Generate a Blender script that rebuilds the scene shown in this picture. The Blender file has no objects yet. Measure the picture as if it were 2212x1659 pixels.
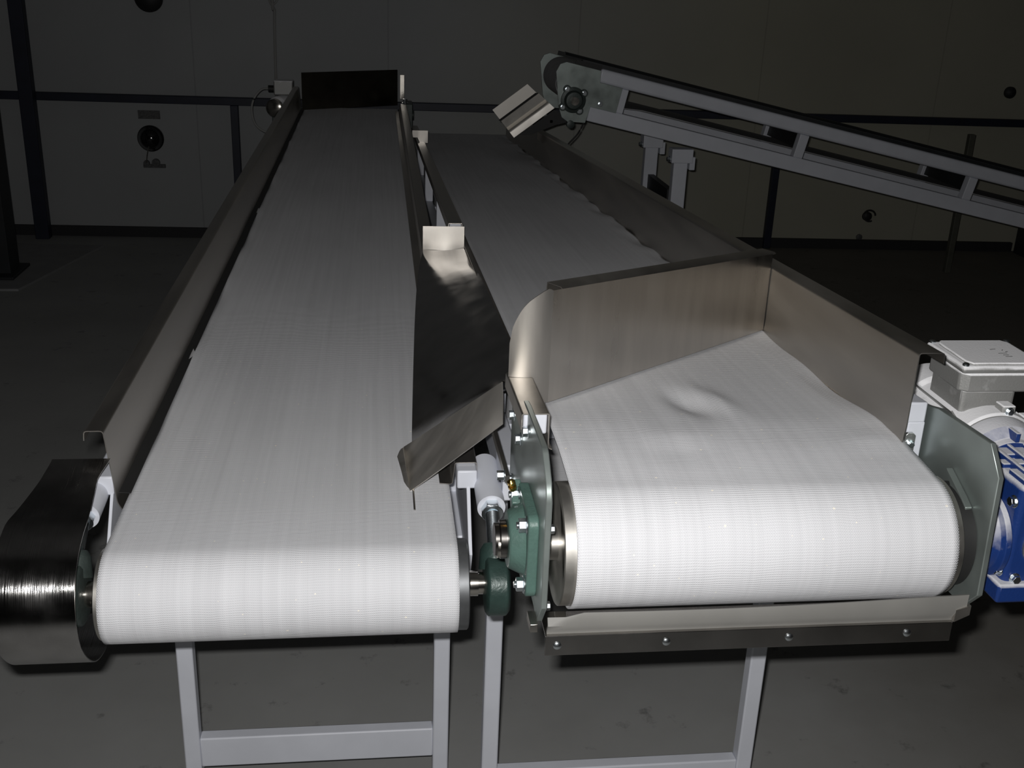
import bpy, bmesh, math, random
from mathutils import Vector, Matrix
random.seed(4)
S = bpy.context.scene
COL = S.collection
PI = math.pi

# ------------------------------------------------------------------ camera
cam_d = bpy.data.cameras.new('camera')
cam_d.sensor_width = 36.0
cam_d.lens = 2349.45 / 2212 * 36.0
cam_d.clip_start = 0.01
cam = bpy.data.objects.new('camera', cam_d)
COL.objects.link(cam)
R_ = Vector((0.992599, -0.115589, 0.037234))
F_ = Vector((0.121235, 0.925488, -0.358850))
U_ = R_.cross(F_)
CAM = Vector((0, 0, 1.65))
m = Matrix((R_, U_, -F_)).transposed().to_4x4()
m.translation = CAM
cam.matrix_world = m
S.camera = cam

# ------------------------------------------------------------------ world, light, exposure
w = bpy.data.worlds.new('world')
w.use_nodes = True
w.node_tree.nodes['Background'].inputs[0].default_value = (0.8, 0.9, 1.0, 1)
w.node_tree.nodes['Background'].inputs[1].default_value = 0.002
S.world = w
S.view_settings.view_transform = 'Standard'
S.view_settings.look = 'None'
S.view_settings.gamma = 1.0
S.view_settings.exposure = 0.0
try:
    S.view_settings.use_curve_mapping = False
except Exception:
    pass
# the camera's own flash, up and to the left of its lens: the only light in the dark hall
fl = bpy.data.lights.new('flash', 'AREA')
fl.shape = 'RECTANGLE'
fl.size = 0.034
fl.size_y = 0.016
fl.energy = 26.0
fl.color = (1.0, 0.985, 0.97)
flo = bpy.data.objects.new('flash', fl)
COL.objects.link(flo)
fm = m.copy()
fm.translation = CAM - R_ * 0.026 + U_ * 0.034 + F_ * 0.01
flo.matrix_world = fm

# ------------------------------------------------------------------ node materials
MATS = {}


def new_mat(name):
    mt = bpy.data.materials.new(name)
    mt.use_nodes = True
    nt = mt.node_tree
    MATS[name] = mt
    return mt, nt, nt.nodes['Principled BSDF']


def N(nt, kind, **kw):
    n = nt.nodes.new(kind)
    for k, v in kw.items():
        if k.startswith('i_'):
            n.inputs[k[2:].replace('_', ' ')].default_value = v
        else:
            setattr(n, k, v)
    return n


def ramp(nt, fac, stops):
    r = nt.nodes.new('ShaderNodeValToRGB')
    els = r.color_ramp.elements
    while len(els) > 1:
        els.remove(els[-1])
    els[0].position, els[0].color = stops[0][0], (*stops[0][1], 1)
    for p, c in stops[1:]:
        e = els.new(p)
        e.color = (*c, 1)
    nt.links.new(fac, r.inputs[0])
    return r.outputs[0]


def g(v):
    return (v, v, v)


def simple(name, base, rough=0.5, metal=0.0, var=0.08, nscale=12.0, bump=0.0, bscale=200.0,
           stretch=(1, 1, 1), rvar=0.0, aniso=0.0, spec=None, coat=0.0):
    mt, nt, b = new_mat(name)
    tc = N(nt, 'ShaderNodeTexCoord')
    mp = N(nt, 'ShaderNodeMapping')
    mp.inputs['Scale'].default_value = stretch
    nt.links.new(tc.outputs['Object'], mp.inputs[0])
    no = N(nt, 'ShaderNodeTexNoise', i_Scale=nscale, i_Detail=5.0)
    nt.links.new(mp.outputs[0], no.inputs['Vector'])
    lo = tuple(max(0, c * (1 - var)) for c in base)
    hi = tuple(min(1, c * (1 + var)) for c in base)
    nt.links.new(ramp(nt, no.outputs['Fac'], [(0.3, lo), (0.7, hi)]), b.inputs['Base Color'])
    b.inputs['Metallic'].default_value = metal
    b.inputs['Roughness'].default_value = rough
    if spec is not None:
        b.inputs['Specular IOR Level'].default_value = spec
    if rvar:
        nt.links.new(ramp(nt, no.outputs['Fac'], [(0.3, g(max(0, rough - rvar))), (0.7, g(min(1, rough + rvar)))]),
                     b.inputs['Roughness'])
    if bump:
        n2 = N(nt, 'ShaderNodeTexNoise', i_Scale=bscale, i_Detail=3.0)
        nt.links.new(mp.outputs[0], n2.inputs['Vector'])
        bp = N(nt, 'ShaderNodeBump', i_Strength=bump, i_Distance=0.001)
        nt.links.new(n2.outputs['Fac'], bp.inputs['Height'])
        nt.links.new(bp.outputs[0], b.inputs['Normal'])
    if coat:
        b.inputs['Coat Weight'].default_value = coat
    return mt


def belt_mat(name, tint):
    mt, nt, b = new_mat(name)
    uv = N(nt, 'ShaderNodeUVMap')
    sep = N(nt, 'ShaderNodeSeparateXYZ')
    nt.links.new(uv.outputs[0], sep.inputs[0])

    def math_(op, a, bb=None, c=None):
        n = N(nt, 'ShaderNodeMath', operation=op)
        for i, v in enumerate((a, bb, c)):
            if v is None:
                continue
            if isinstance(v, (int, float)):
                n.inputs[i].default_value = v
            else:
                nt.links.new(v, n.inputs[i])
        return n.outputs[0]
    jn = N(nt, 'ShaderNodeTexNoise', i_Scale=60.0, i_Detail=3.0)
    nt.links.new(uv.outputs[0], jn.inputs['Vector'])
    jit = math_('MULTIPLY', jn.outputs['Fac'], 11.0)
    sx = math_('SINE', math_('ADD', math_('MULTIPLY', sep.outputs[0], 2 * PI / 0.0030), jit))
    jn2 = N(nt, 'ShaderNodeTexNoise', i_Scale=24.0, i_Detail=2.0)
    nt.links.new(uv.outputs[0], jn2.inputs['Vector'])
    sy = math_('SINE', math_('ADD', math_('MULTIPLY', sep.outputs[1], 2 * PI / 0.0037), math_('MULTIPLY', jn2.outputs['Fac'], 9.0)))
    # plain weave: rows run across the belt, every second thread lifted
    weave = math_('ADD', math_('MULTIPLY', math_('MULTIPLY', sx, sy), 0.7), math_('MULTIPLY', sy, 0.8))
    # long faint streaks where threads lie along the belt
    mp = N(nt, 'ShaderNodeMapping')
    mp.inputs['Scale'].default_value = (95, 1.3, 1)
    nt.links.new(uv.outputs[0], mp.inputs[0])
    st = N(nt, 'ShaderNodeTexNoise', i_Scale=1.0, i_Detail=4.0)
    nt.links.new(mp.outputs[0], st.inputs['Vector'])
    mp2 = N(nt, 'ShaderNodeMapping')
    mp2.inputs['Scale'].default_value = (5, 2.2, 1)
    nt.links.new(uv.outputs[0], mp2.inputs[0])
    bl = N(nt, 'ShaderNodeTexNoise', i_Scale=1.0, i_Detail=3.0)
    nt.links.new(mp2.outputs[0], bl.inputs['Vector'])
    fac = math_('ADD', math_('MULTIPLY', st.outputs['Fac'], 0.55), math_('MULTIPLY', bl.outputs['Fac'], 0.45))
    c0 = tuple(v * 0.90 for v in tint)
    c1 = tuple(v * 1.0 for v in tint)
    colr = ramp(nt, fac, [(0.36, c0), (0.60, c1)])
    # threads: slightly darker in the valleys of the weave
    mx = N(nt, 'ShaderNodeMix', data_type='RGBA', blend_type='MULTIPLY')
    wf = math_('MULTIPLY_ADD', weave, 0.045, 0.93)
    cb = N(nt, 'ShaderNodeCombineColor')
    for i in range(3):
        nt.links.new(wf, cb.inputs[i])
    mx.inputs[0].default_value = 1.0
    nt.links.new(colr, mx.inputs[6])
    nt.links.new(cb.outputs[0], mx.inputs[7])
    # sparse crumbs and pale scuffs
    vo = N(nt, 'ShaderNodeTexNoise', i_Scale=150.0, i_Detail=0.0)
    nt.links.new(uv.outputs[0], vo.inputs['Vector'])
    gate = ramp(nt, vo.outputs['Fac'], [(0.845, g(0)), (0.86, g(1))])
    m2 = N(nt, 'ShaderNodeMix', data_type='RGBA')
    nt.links.new(gate, m2.inputs[0])
    nt.links.new(mx.outputs[2], m2.inputs[6])
    m2.inputs[7].default_value = (0.95, 0.9, 0.8, 1)
    nt.links.new(m2.outputs[2], b.inputs['Base Color'])
    b.inputs['Roughness'].default_value = 0.9
    b.inputs['Specular IOR Level'].default_value = 0.0
    bp = N(nt, 'ShaderNodeBump', i_Strength=0.35, i_Distance=0.0005)
    nt.links.new(weave, bp.inputs['Height'])
    nt.links.new(bp.outputs[0], b.inputs['Normal'])
    return mt


def dusty(name, base, rough, metal, dust=(0.72, 0.72, 0.74), lo=0.1, hi=0.75, amount=0.9):
    """paint under overspray dust that lies on the faces that look up"""
    mt, nt, b = new_mat(name)
    ge = N(nt, 'ShaderNodeNewGeometry')
    se = N(nt, 'ShaderNodeSeparateXYZ')
    nt.links.new(ge.outputs['Normal'], se.inputs[0])
    tc = N(nt, 'ShaderNodeTexCoord')
    no = N(nt, 'ShaderNodeTexNoise', i_Scale=38.0, i_Detail=6.0)
    nt.links.new(tc.outputs['Object'], no.inputs['Vector'])
    a = N(nt, 'ShaderNodeMath', operation='MULTIPLY_ADD')
    nt.links.new(no.outputs['Fac'], a.inputs[0])
    a.inputs[1].default_value = 0.9
    a.inputs[2].default_value = -0.45
    s = N(nt, 'ShaderNodeMath', operation='ADD')
    nt.links.new(se.outputs[2], s.inputs[0])
    nt.links.new(a.outputs[0], s.inputs[1])
    f = ramp(nt, s.outputs[0], [(lo, g(0)), (hi, g(amount))])
    mx = N(nt, 'ShaderNodeMix', data_type='RGBA')
    nt.links.new(f, mx.inputs[0])
    mx.inputs[6].default_value = (*base, 1)
    mx.inputs[7].default_value = (*dust, 1)
    nt.links.new(mx.outputs[2], b.inputs['Base Color'])
    nt.links.new(ramp(nt, f, [(0, g(rough)), (1, g(0.9))]), b.inputs['Roughness'])
    if metal:
        nt.links.new(ramp(nt, f, [(0, g(metal)), (1, g(0))]), b.inputs['Metallic'])
    n2 = N(nt, 'ShaderNodeTexNoise', i_Scale=320.0, i_Detail=2.0)
    nt.links.new(tc.outputs['Object'], n2.inputs['Vector'])
    bp = N(nt, 'ShaderNodeBump', i_Strength=0.35, i_Distance=0.001)
    nt.links.new(n2.outputs['Fac'], bp.inputs['Height'])
    nt.links.new(bp.outputs[0], b.inputs['Normal'])
    return mt


def hood_brush():
    """fine lines polished round the curve: they spread a highlight sideways"""
    nt = MATS['hood_steel'].node_tree
    b = nt.nodes['Principled BSDF']
    tc = N(nt, 'ShaderNodeTexCoord')
    mp = N(nt, 'ShaderNodeMapping')
    mp.inputs['Scale'].default_value = (1600, 5, 5)
    nt.links.new(tc.outputs['Object'], mp.inputs[0])
    n2 = N(nt, 'ShaderNodeTexNoise', i_Scale=1.0, i_Detail=3.0)
    nt.links.new(mp.outputs[0], n2.inputs['Vector'])
    n3 = N(nt, 'ShaderNodeTexNoise', i_Scale=24.0, i_Detail=2.0)
    nt.links.new(tc.outputs['Object'], n3.inputs['Vector'])
    b1 = N(nt, 'ShaderNodeBump', i_Strength=0.22, i_Distance=0.001)
    nt.links.new(n3.outputs['Fac'], b1.inputs['Height'])
    bp = N(nt, 'ShaderNodeBump', i_Strength=1.0, i_Distance=0.0003)
    nt.links.new(n2.outputs['Fac'], bp.inputs['Height'])
    nt.links.new(b1.outputs[0], bp.inputs['Normal'])
    nt.links.new(bp.outputs[0], b.inputs['Normal'])


belt_mat('belt_fabric', (0.785, 0.79, 0.815))
simple('white_paint', (0.66, 0.68, 0.74), 0.42, var=0.04, bump=0.15, bscale=60)
simple('guard_steel', (0.50, 0.475, 0.44), 0.40, 1.0, var=0.10, nscale=9, stretch=(1, 0.25, 2), rvar=0.07,
       bump=0.05, bscale=14)
simple('brushed_steel', (0.56, 0.53, 0.49), 0.33, 1.0, var=0.08, nscale=16, stretch=(2, 2, 0.3), rvar=0.06,
       bump=0.06, bscale=20)
simple('mirror_steel', (0.44, 0.425, 0.41), 0.16, 1.0, var=0.15, nscale=14, rvar=0.07, bump=0.22, bscale=12)
simple('hood_steel', (0.50, 0.49, 0.48), 0.16, 1.0, var=0.15, nscale=22, stretch=(1, 1, 1), rvar=0.05, bump=0)
hood_brush()
simple('zinc_plate', (0.31, 0.35, 0.335), 0.40, 0.7, var=0.14, nscale=12, rvar=0.08, bump=0.08, bscale=40)
simple('plate_edge', (0.55, 0.56, 0.55), 0.35, 0.9, var=0.2, nscale=120, bump=0.3, bscale=220)
simple('green_cast', (0.075, 0.135, 0.115), 0.38, 0.0, var=0.12, nscale=40, bump=0.5, bscale=260)
simple('dark_cast', (0.05, 0.065, 0.06), 0.42, 0.2, var=0.2, nscale=50, bump=0.5, bscale=240)
simple('machined_steel', (0.60, 0.57, 0.52), 0.22, 1.0, var=0.06, nscale=30, rvar=0.05)
simple('dark_machined', (0.20, 0.19, 0.18), 0.26, 1.0, var=0.1, nscale=60)
simple('bolt_zinc', (0.72, 0.77, 0.80), 0.27, 1.0, var=0.06, nscale=60)
simple('brass', (0.70, 0.46, 0.13), 0.22, 1.0, var=0.05)
simple('satin_steel', (0.70, 0.67, 0.62), 0.50, 1.0, var=0.10, nscale=14, stretch=(1, 2, 0.4), rvar=0.05, bump=0.06, bscale=20)
simple('wing_steel', (0.46, 0.435, 0.40), 0.44, 1.0, var=0.10, nscale=16, stretch=(2, 2, 0.3), rvar=0.05, bump=0.05, bscale=20)
simple('take_up_green', (0.030, 0.055, 0.048), 0.36, 0.1, var=0.15, nscale=45, bump=0.5, bscale=240)
simple('drum_face', (0.58, 0.56, 0.52), 0.42, 1.0, var=0.12, nscale=18, rvar=0.08)
simple('oxide_disc', (0.13, 0.135, 0.14), 0.45, 0.6, var=0.25, nscale=25)
simple('scraper_rubber', (0.20, 0.196, 0.183), 0.5, 0.0, var=0.1, nscale=9)
simple('navy_steel', (0.012, 0.015, 0.03), 0.5, 0.0, var=0.2)
simple('dark_steel', (0.02, 0.022, 0.024), 0.55, 0.0, var=0.2)
simple('black_gloss', (0.008, 0.008, 0.009), 0.12, 0.0, var=0.05, spec=0.8, coat=0.5)
simple('black_dull', (0.015, 0.015, 0.015), 0.6, 0.0, var=0.1)
simple('dark_label', (0.09, 0.09, 0.09), 0.6, 0.0, var=0.4, nscale=90)
simple('olive_steel', (0.10, 0.10, 0.08), 0.6, 0.2, var=0.2)
simple('white_pipe', (0.32, 0.32, 0.31), 0.5)
simple('dark_strip', (0.02, 0.02, 0.022), 0.7)
simple('end_plate_steel', (0.16, 0.145, 0.12), 0.30, 1.0, var=0.2, nscale=10)
simple('rubber_and_shadow', (0.02, 0.02, 0.02), 0.6)  # black of the cables, also paints the shadow beside the left belt
dusty('blue_paint', (0.010, 0.036, 0.17), 0.38, 0.0, lo=0.15, hi=0.75)
dusty('dusty_aluminium', (0.36, 0.36, 0.35), 0.5, 0.45, dust=(0.95, 0.95, 0.97), lo=0.1, hi=0.65, amount=1.0)


def wall_mat():
    mt, nt, b = new_mat('wall_panel')
    tc = N(nt, 'ShaderNodeTexCoord')
    se = N(nt, 'ShaderNodeSeparateXYZ')
    nt.links.new(tc.outputs['Object'], se.inputs[0])
    # panels 1.14 m wide with thin dark joints; colour blends from grey to cream rightwards
    d = N(nt, 'ShaderNodeMath', operation='MULTIPLY_ADD')
    nt.links.new(se.outputs[0], d.inputs[0])
    d.inputs[1].default_value = 1 / 1.14
    d.inputs[2].default_value = 10 - 0.064 / 1.14
    fr = N(nt, 'ShaderNodeMath', operation='FRACT')
    nt.links.new(d.outputs[0], fr.inputs[0])
    jo = ramp(nt, fr.outputs[0], [(0.0, g(0.82)), (0.004, g(0.82)), (0.008, g(1)), (1.0, g(1))])
    tint = N(nt, 'ShaderNodeMapRange')
    nt.links.new(se.outputs[0], tint.inputs[0])
    tint.inputs[1].default_value = 0.2
    tint.inputs[2].default_value = 2.2
    cr = ramp(nt, tint.outputs[0], [(0.0, (0.375, 0.385, 0.39)), (1.0, (0.41, 0.40, 0.325))])
    no = N(nt, 'ShaderNodeTexNoise', i_Scale=1.3, i_Detail=5.0)
    nt.links.new(tc.outputs['Object'], no.inputs['Vector'])
    nr = ramp(nt, no.outputs['Fac'], [(0.3, g(0.88)), (0.7, g(1.0))])
    m1 = N(nt, 'ShaderNodeMix', data_type='RGBA', blend_type='MULTIPLY')
    m1.inputs[0].default_value = 1
    nt.links.new(cr, m1.inputs[6])
    nt.links.new(jo, m1.inputs[7])
    m2 = N(nt, 'ShaderNodeMix', data_type='RGBA', blend_type='MULTIPLY')
    m2.inputs[0].default_value = 1
    nt.links.new(m1.outputs[2], m2.inputs[6])
    nt.links.new(nr, m2.inputs[7])
    nt.links.new(m2.outputs[2], b.inputs['Base Color'])
    b.inputs['Roughness'].default_value = 0.6
    b.inputs['Specular IOR Level'].default_value = 0.2


def floor_mat():
    mt, nt, b = new_mat('concrete_floor')
    tc = N(nt, 'ShaderNodeTexCoord')
    n1 = N(nt, 'ShaderNodeTexNoise', i_Scale=1.6, i_Detail=7.0, i_Roughness=0.6)
    nt.links.new(tc.outputs['Object'], n1.inputs['Vector'])
    c = ramp(nt, n1.outputs['Fac'], [(0.3, (0.28, 0.282, 0.275)), (0.7, (0.345, 0.347, 0.34))])
    # scattered dirt marks
    n2 = N(nt, 'ShaderNodeTexNoise', i_Scale=9.0, i_Detail=6.0, i_Roughness=0.7)
    nt.links.new(tc.outputs['Object'], n2.inputs['Vector'])
    dm = ramp(nt, n2.outputs['Fac'], [(0.61, g(1)), (0.70, g(0.6))])
    # darker and browner towards the right of the hall, along an uneven edge
    se = N(nt, 'ShaderNodeSeparateXYZ')
    nt.links.new(tc.outputs['Object'], se.inputs[0])
    n3 = N(nt, 'ShaderNodeTexNoise', i_Scale=4.0, i_Detail=5.0)
    nt.links.new(tc.outputs['Object'], n3.inputs['Vector'])
    ad = N(nt, 'ShaderNodeMath', operation='ADD')
    nt.links.new(se.outputs[0], ad.inputs[0])
    nt.links.new(n3.outputs['Fac'], ad.inputs[1])
    dr = ramp(nt, N_map(nt, ad.outputs[0], 1.3, 2.6), [(0.0, g(1)), (1.0, (0.62, 0.58, 0.52))])
    m1 = N(nt, 'ShaderNodeMix', data_type='RGBA', blend_type='MULTIPLY')
    m1.inputs[0].default_value = 1
    nt.links.new(c, m1.inputs[6])
    nt.links.new(dm, m1.inputs[7])
    m2 = N(nt, 'ShaderNodeMix', data_type='RGBA', blend_type='MULTIPLY')
    m2.inputs[0].default_value = 1
    nt.links.new(m1.outputs[2], m2.inputs[6])
    nt.links.new(dr, m2.inputs[7])
    nt.links.new(m2.outputs[2], b.inputs['Base Color'])
    b.inputs['Roughness'].default_value = 0.75
    b.inputs['Specular IOR Level'].default_value = 0.2


def N_map(nt, sock, lo, hi):
    n = N(nt, 'ShaderNodeMapRange')
    nt.links.new(sock, n.inputs[0])
    n.inputs[1].default_value = lo
    n.inputs[2].default_value = hi
    return n.outputs[0]


wall_mat()
floor_mat()
simple('ceiling_paint', (0.25, 0.25, 0.25), 0.8)


# ------------------------------------------------------------------ mesh helpers
class MB:
    def __init__(s):
        s.bm = bmesh.new()
        s.uvl = None

    def face(s, pts):
        return s.bm.faces.new([s.bm.verts.new(p) for p in pts])

    def box(s, x0, x1, y0, y1, z0, z1, M=None):
        P = [(x, y, z) for x in (x0, x1) for y in (y0, y1) for z in (z0, z1)]
        if M:
            P = [M @ Vector(p) for p in P]
        v = [s.bm.verts.new(p) for p in P]
        for f in ((0, 1, 3, 2), (4, 6, 7, 5), (0, 4, 5, 1), (2, 3, 7, 6), (0, 2, 6, 4), (1, 5, 7, 3)):
            s.bm.faces.new([v[i] for i in f])
        return s

    def beam(s, a, b, w_, h_, up=(0, 0, 1)):
        a, b = Vector(a), Vector(b)
        d = (b - a).normalized()
        side = d.cross(Vector(up)).normalized()
        u = side.cross(d)
        v = []
        for p in (a, b):
            for i, j in ((-1, -1), (1, -1), (1, 1), (-1, 1)):
                v.append(s.bm.verts.new(p + side * (i * w_ / 2) + u * (j * h_ / 2)))
        for f in ((3, 2, 1, 0), (4, 5, 6, 7), (0, 1, 5, 4), (1, 2, 6, 5), (2, 3, 7, 6), (3, 0, 4, 7)):
            s.bm.faces.new([v[i] for i in f])
        return s

    def lathe(s, a, b, prof, n=40):
        """prof: (distance along a->b, radius); ends closed"""
        a, b = Vector(a), Vector(b)
        d = (b - a).normalized()
        t = Vector((0, 0, 1)) if abs(d.z) < 0.9 else Vector((1, 0, 0))
        e1 = d.cross(t).normalized()
        e2 = d.cross(e1)
        rings = []
        for l, r in prof:
            c = a + d * l
            if r <= 1e-6:
                rings.append([s.bm.verts.new(c)])
            else:
                rings.append([s.bm.verts.new(c + (e1 * math.cos(2 * PI * k / n) + e2 * math.sin(2 * PI * k / n)) * r)
                              for k in range(n)])
        for A, B in zip(rings, rings[1:]):
            for k in range(n):
                k2 = (k + 1) % n
                if len(A) == 1 and len(B) == 1:
                    continue
                if len(A) == 1:
                    s.bm.faces.new([A[0], B[k], B[k2]])
                elif len(B) == 1:
                    s.bm.faces.new([A[k], B[0], A[k2]])
                else:
                    s.bm.faces.new([A[k], B[k], B[k2], A[k2]])
        for Rg in (rings[0], rings[-1]):
            if len(Rg) > 1:
                s.bm.faces.new(Rg)
        return s

    def cyl(s, a, b, r, n=32):
        L = (Vector(b) - Vector(a)).length
        return s.lathe(a, b, [(0, r), (L, r)], n)

    def hexa(s, a, b, r):
        return s.cyl(a, b, r, 6)

    def prism(s, poly, axis, c0, c1):
        """poly in the plane normal to axis ('x': (y,z), 'y': (x,z), 'z': (x,y)), pushed from c0 to c1"""
        def mk(p, c):
            return {'x': (c, p[0], p[1]), 'y': (p[0], c, p[1]), 'z': (p[0], p[1], c)}[axis]
        A = [s.bm.verts.new(mk(p, c0)) for p in poly]
        B = [s.bm.verts.new(mk(p, c1)) for p in poly]
        s.bm.faces.new(A)
        s.bm.faces.new(list(reversed(B)))
        n = len(poly)
        for i in range(n):
            j = (i + 1) % n
            s.bm.faces.new([A[j], A[i], B[i], B[j]])
        return s

    def grid(s, rows):
        V = [[s.bm.verts.new(p) for p in r] for r in rows]
        for A, B in zip(V, V[1:]):
            for i in range(len(A) - 1):
                s.bm.faces.new([A[i], A[i + 1], B[i + 1], B[i]])
        return V

    def tube(s, pts, r, n=10):
        pts = [Vector(p) for p in pts]
        rings = []
        for i, p in enumerate(pts):
            d = (pts[min(i + 1, len(pts) - 1)] - pts[max(i - 1, 0)]).normalized()
            t = Vector((0.3, 0.1, 1)).normalized() if abs(d.z) < 0.9 else Vector((1, 0, 0))
            e1 = d.cross(t).normalized()
            e2 = d.cross(e1)
            rings.append([s.bm.verts.new(p + (e1 * math.cos(2 * PI * k / n) + e2 * math.sin(2 * PI * k / n)) * r)
                          for k in range(n)])
        for A, B in zip(rings, rings[1:]):
            for k in range(n):
                s.bm.faces.new([A[k], B[k], B[(k + 1) % n], A[(k + 1) % n]])
        s.bm.faces.new(rings[0])
        s.bm.faces.new(rings[-1])
        return s

    def build(s, name, mat, parent=None, bevel=0.0, smooth=38, solid=0.0, segs=2, origin=None):
        o0 = Vector((0, 0, 0))
        if parent is not None:
            o0 = Vector(parent['org'])
        elif origin is not None:
            o0 = Vector(origin)
        else:
            cs = [v.co for v in s.bm.verts]
            o0 = Vector((sum(c.x for c in cs) / len(cs), sum(c.y for c in cs) / len(cs), min(c.z for c in cs)))
        for v in s.bm.verts:
            v.co -= o0
        if not solid:
            bmesh.ops.recalc_face_normals(s.bm, faces=s.bm.faces)
        me = bpy.data.meshes.new(name)
        s.bm.to_mesh(me)
        s.bm.free()
        for p in me.polygons:
            p.use_smooth = True
        me.set_sharp_from_angle(angle=math.radians(smooth))
        me.materials.append(MATS[mat])
        o = bpy.data.objects.new(name, me)
        COL.objects.link(o)
        if parent is not None:
            o.parent = parent
            o['org'] = parent['org']
        else:
            o.location = o0
            o['org'] = tuple(o0)
        if solid:
            md = o.modifiers.new('thickness', 'SOLIDIFY')
            md.thickness = abs(solid)
            md.offset = 1 if solid > 0 else -1
            me2 = bpy.data.meshes.new_from_object(o.evaluated_get(bpy.context.evaluated_depsgraph_get()))
            o.modifiers.clear()
            o.data = me2
            me2.set_sharp_from_angle(angle=math.radians(smooth))
        if bevel:
            md = o.modifiers.new('edge', 'BEVEL')
            md.width = bevel
            md.segments = segs
            md.limit_method = 'ANGLE'
            md.angle_limit = math.radians(40)
            wn = o.modifiers.new('normals', 'WEIGHTED_NORMAL')
            wn.keep_sharp = True
        return o


def tag(o, label=None, cat=None, group=None, kind=None):
    if label: o['label'] = label
    if cat: o['category'] = cat
    if group: o['group'] = group
    if kind: o['kind'] = kind
    return o


def thing(name, loc, label, cat, group=None):
    o = bpy.data.objects.new(name, None)
    o.empty_display_size = 0.1
    o.location = loc
    o['org'] = tuple(loc)
    COL.objects.link(o)
    return tag(o, label, cat, group)


def bolt(parent, p, d, r=0.0075, h=0.008, washer=True, name='bolt', mat='bolt_zinc', stud=0.0):
    """hex bolt head whose base sits at p and which points along d"""
    p, d = Vector(p), Vector(d).normalized()
    b = MB()
    w0 = 0.0
    if washer:
        b.cyl(p, p + d * 0.002, r * 1.45, 24)
        w0 = 0.002
    b.hexa(p + d * w0, p + d * (w0 + h), r * 1.12)
    if stud:
        b.cyl(p + d * (w0 + h), p + d * (w0 + h + stud), r * 0.55, 16)
    return b.build(name, mat, parent, bevel=0.0006)


# ------------------------------------------------------------------ the hall
WY = lambda x: 6.87 - 0.035 * (x + 2.2)      # back wall runs slightly askew


def struct(o, kind='structure'):
    o['kind'] = kind
    return o


b = MB()
b.box(-4.5, 6.5, -3.0, 8.0, -0.1, 0.0)
struct(b.build('floor', 'concrete_floor', origin=(0, 0, 0)))
b = MB()
b.prism([(-4.5, WY(-4.5)), (6.5, WY(6.5)), (6.5, WY(6.5) + 0.12), (-4.5, WY(-4.5) + 0.12)], 'z', 0, 3.6)
struct(b.build('wall_back', 'wall_panel', origin=(0, 0, 0)))
b = MB(); b.box(-4.62, -4.5, -3.0, 7.1, 0, 3.6); struct(b.build('wall_left', 'ceiling_paint', origin=(0, 0, 0)))
b = MB(); b.box(6.5, 6.62, -3.0, 7.1, 0, 3.6); struct(b.build('wall_right', 'ceiling_paint', origin=(0, 0, 0)))
b = MB(); b.box(-4.62, 6.62, -3.12, -3.0, 0, 3.6); struct(b.build('wall_front', 'ceiling_paint', origin=(0, 0, 0)))
b = MB(); b.box(-4.62, 6.62, -3.12, 7.2, 3.6, 3.7); struct(b.build('ceiling', 'ceiling_paint', origin=(0, 0, 0)))
b = MB()
b.prism([(-4.5, WY(-4.5) - 0.03), (4.17, WY(4.17) - 0.03), (4.17, WY(4.17)), (-4.5, WY(-4.5))], 'z', 0, 0.06)
struct(b.build('base_strip_back', 'dark_strip', origin=(0, 0, 0)))  # plain dark strip along the foot of the back wall
# the dark slab edge on the floor before the wall at the left
b = MB()
b.prism([(-4.4, 5.62), (-1.83, 5.62), (-1.62, 6.55), (-4.4, 6.75)], 'z', 0.0, 0.012)
struct(b.build('trim_1', 'ceiling_paint', origin=(0, 0, 0)))

# dark blue rail frame in front of the wall
def wpt(x, z, off=0.035):
    return (x, WY(x) - off, z)


rail = thing('wall_rail', (0, WY(0) - 0.035, 0), 'long dark blue steel rail running along the back wall on thin posts',
             'rail')
MB().beam(wpt(-4.3, 0.835), wpt(4.15, 0.835), 0.04, 0.046).build('top_rail', 'navy_steel', rail, bevel=0.003)
for px in (-3.1, -0.845, 2.50):
    MB().beam(wpt(px, 0.0), wpt(px, 0.812), 0.046, 0.04, up=(0, 1, 0)).build('post', 'navy_steel', rail, bevel=0.003)

b = MB(); b.box(-2.055, -1.975, WY(-2) - 0.13, WY(-2) - 0.06, 0, 3.6)
tag(b.build('steel_column', 'navy_steel', bevel=0.004),
    'slim dark steel column rising past the wall rail at the left end of the back wall', 'column')
col = thing('steel_column', (-2.02, 5.93, 0), 'thick dark steel column on a base plate, cut by the left edge of the photo',
            'column')
MB().box(-2.10, -1.935, 5.86, 6.02, 0.013, 3.6).build('shaft', 'dark_steel', col, bevel=0.004)
MB().box(-2.2, -1.90, 5.78, 6.08, 0.012, 0.028).build('base_plate', 'dark_steel', col, bevel=0.003)
b = MB(); b.box(4.17, 4.42, WY(4.2) - 0.33, WY(4.2) - 0.05, 0, 3.6)
tag(b.build('steel_column', 'dark_steel', bevel=0.004),
    'broad dark column standing at the right end of the cream wall', 'column')
b = MB(); b.box(3.43, 3.466, 6.08, 6.115, 0.0, 0.83)
tag(b.build('steel_post', 'olive_steel', bevel=0.003),
    'short thin olive post standing free behind the sloping conveyor at the right', 'post')

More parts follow.
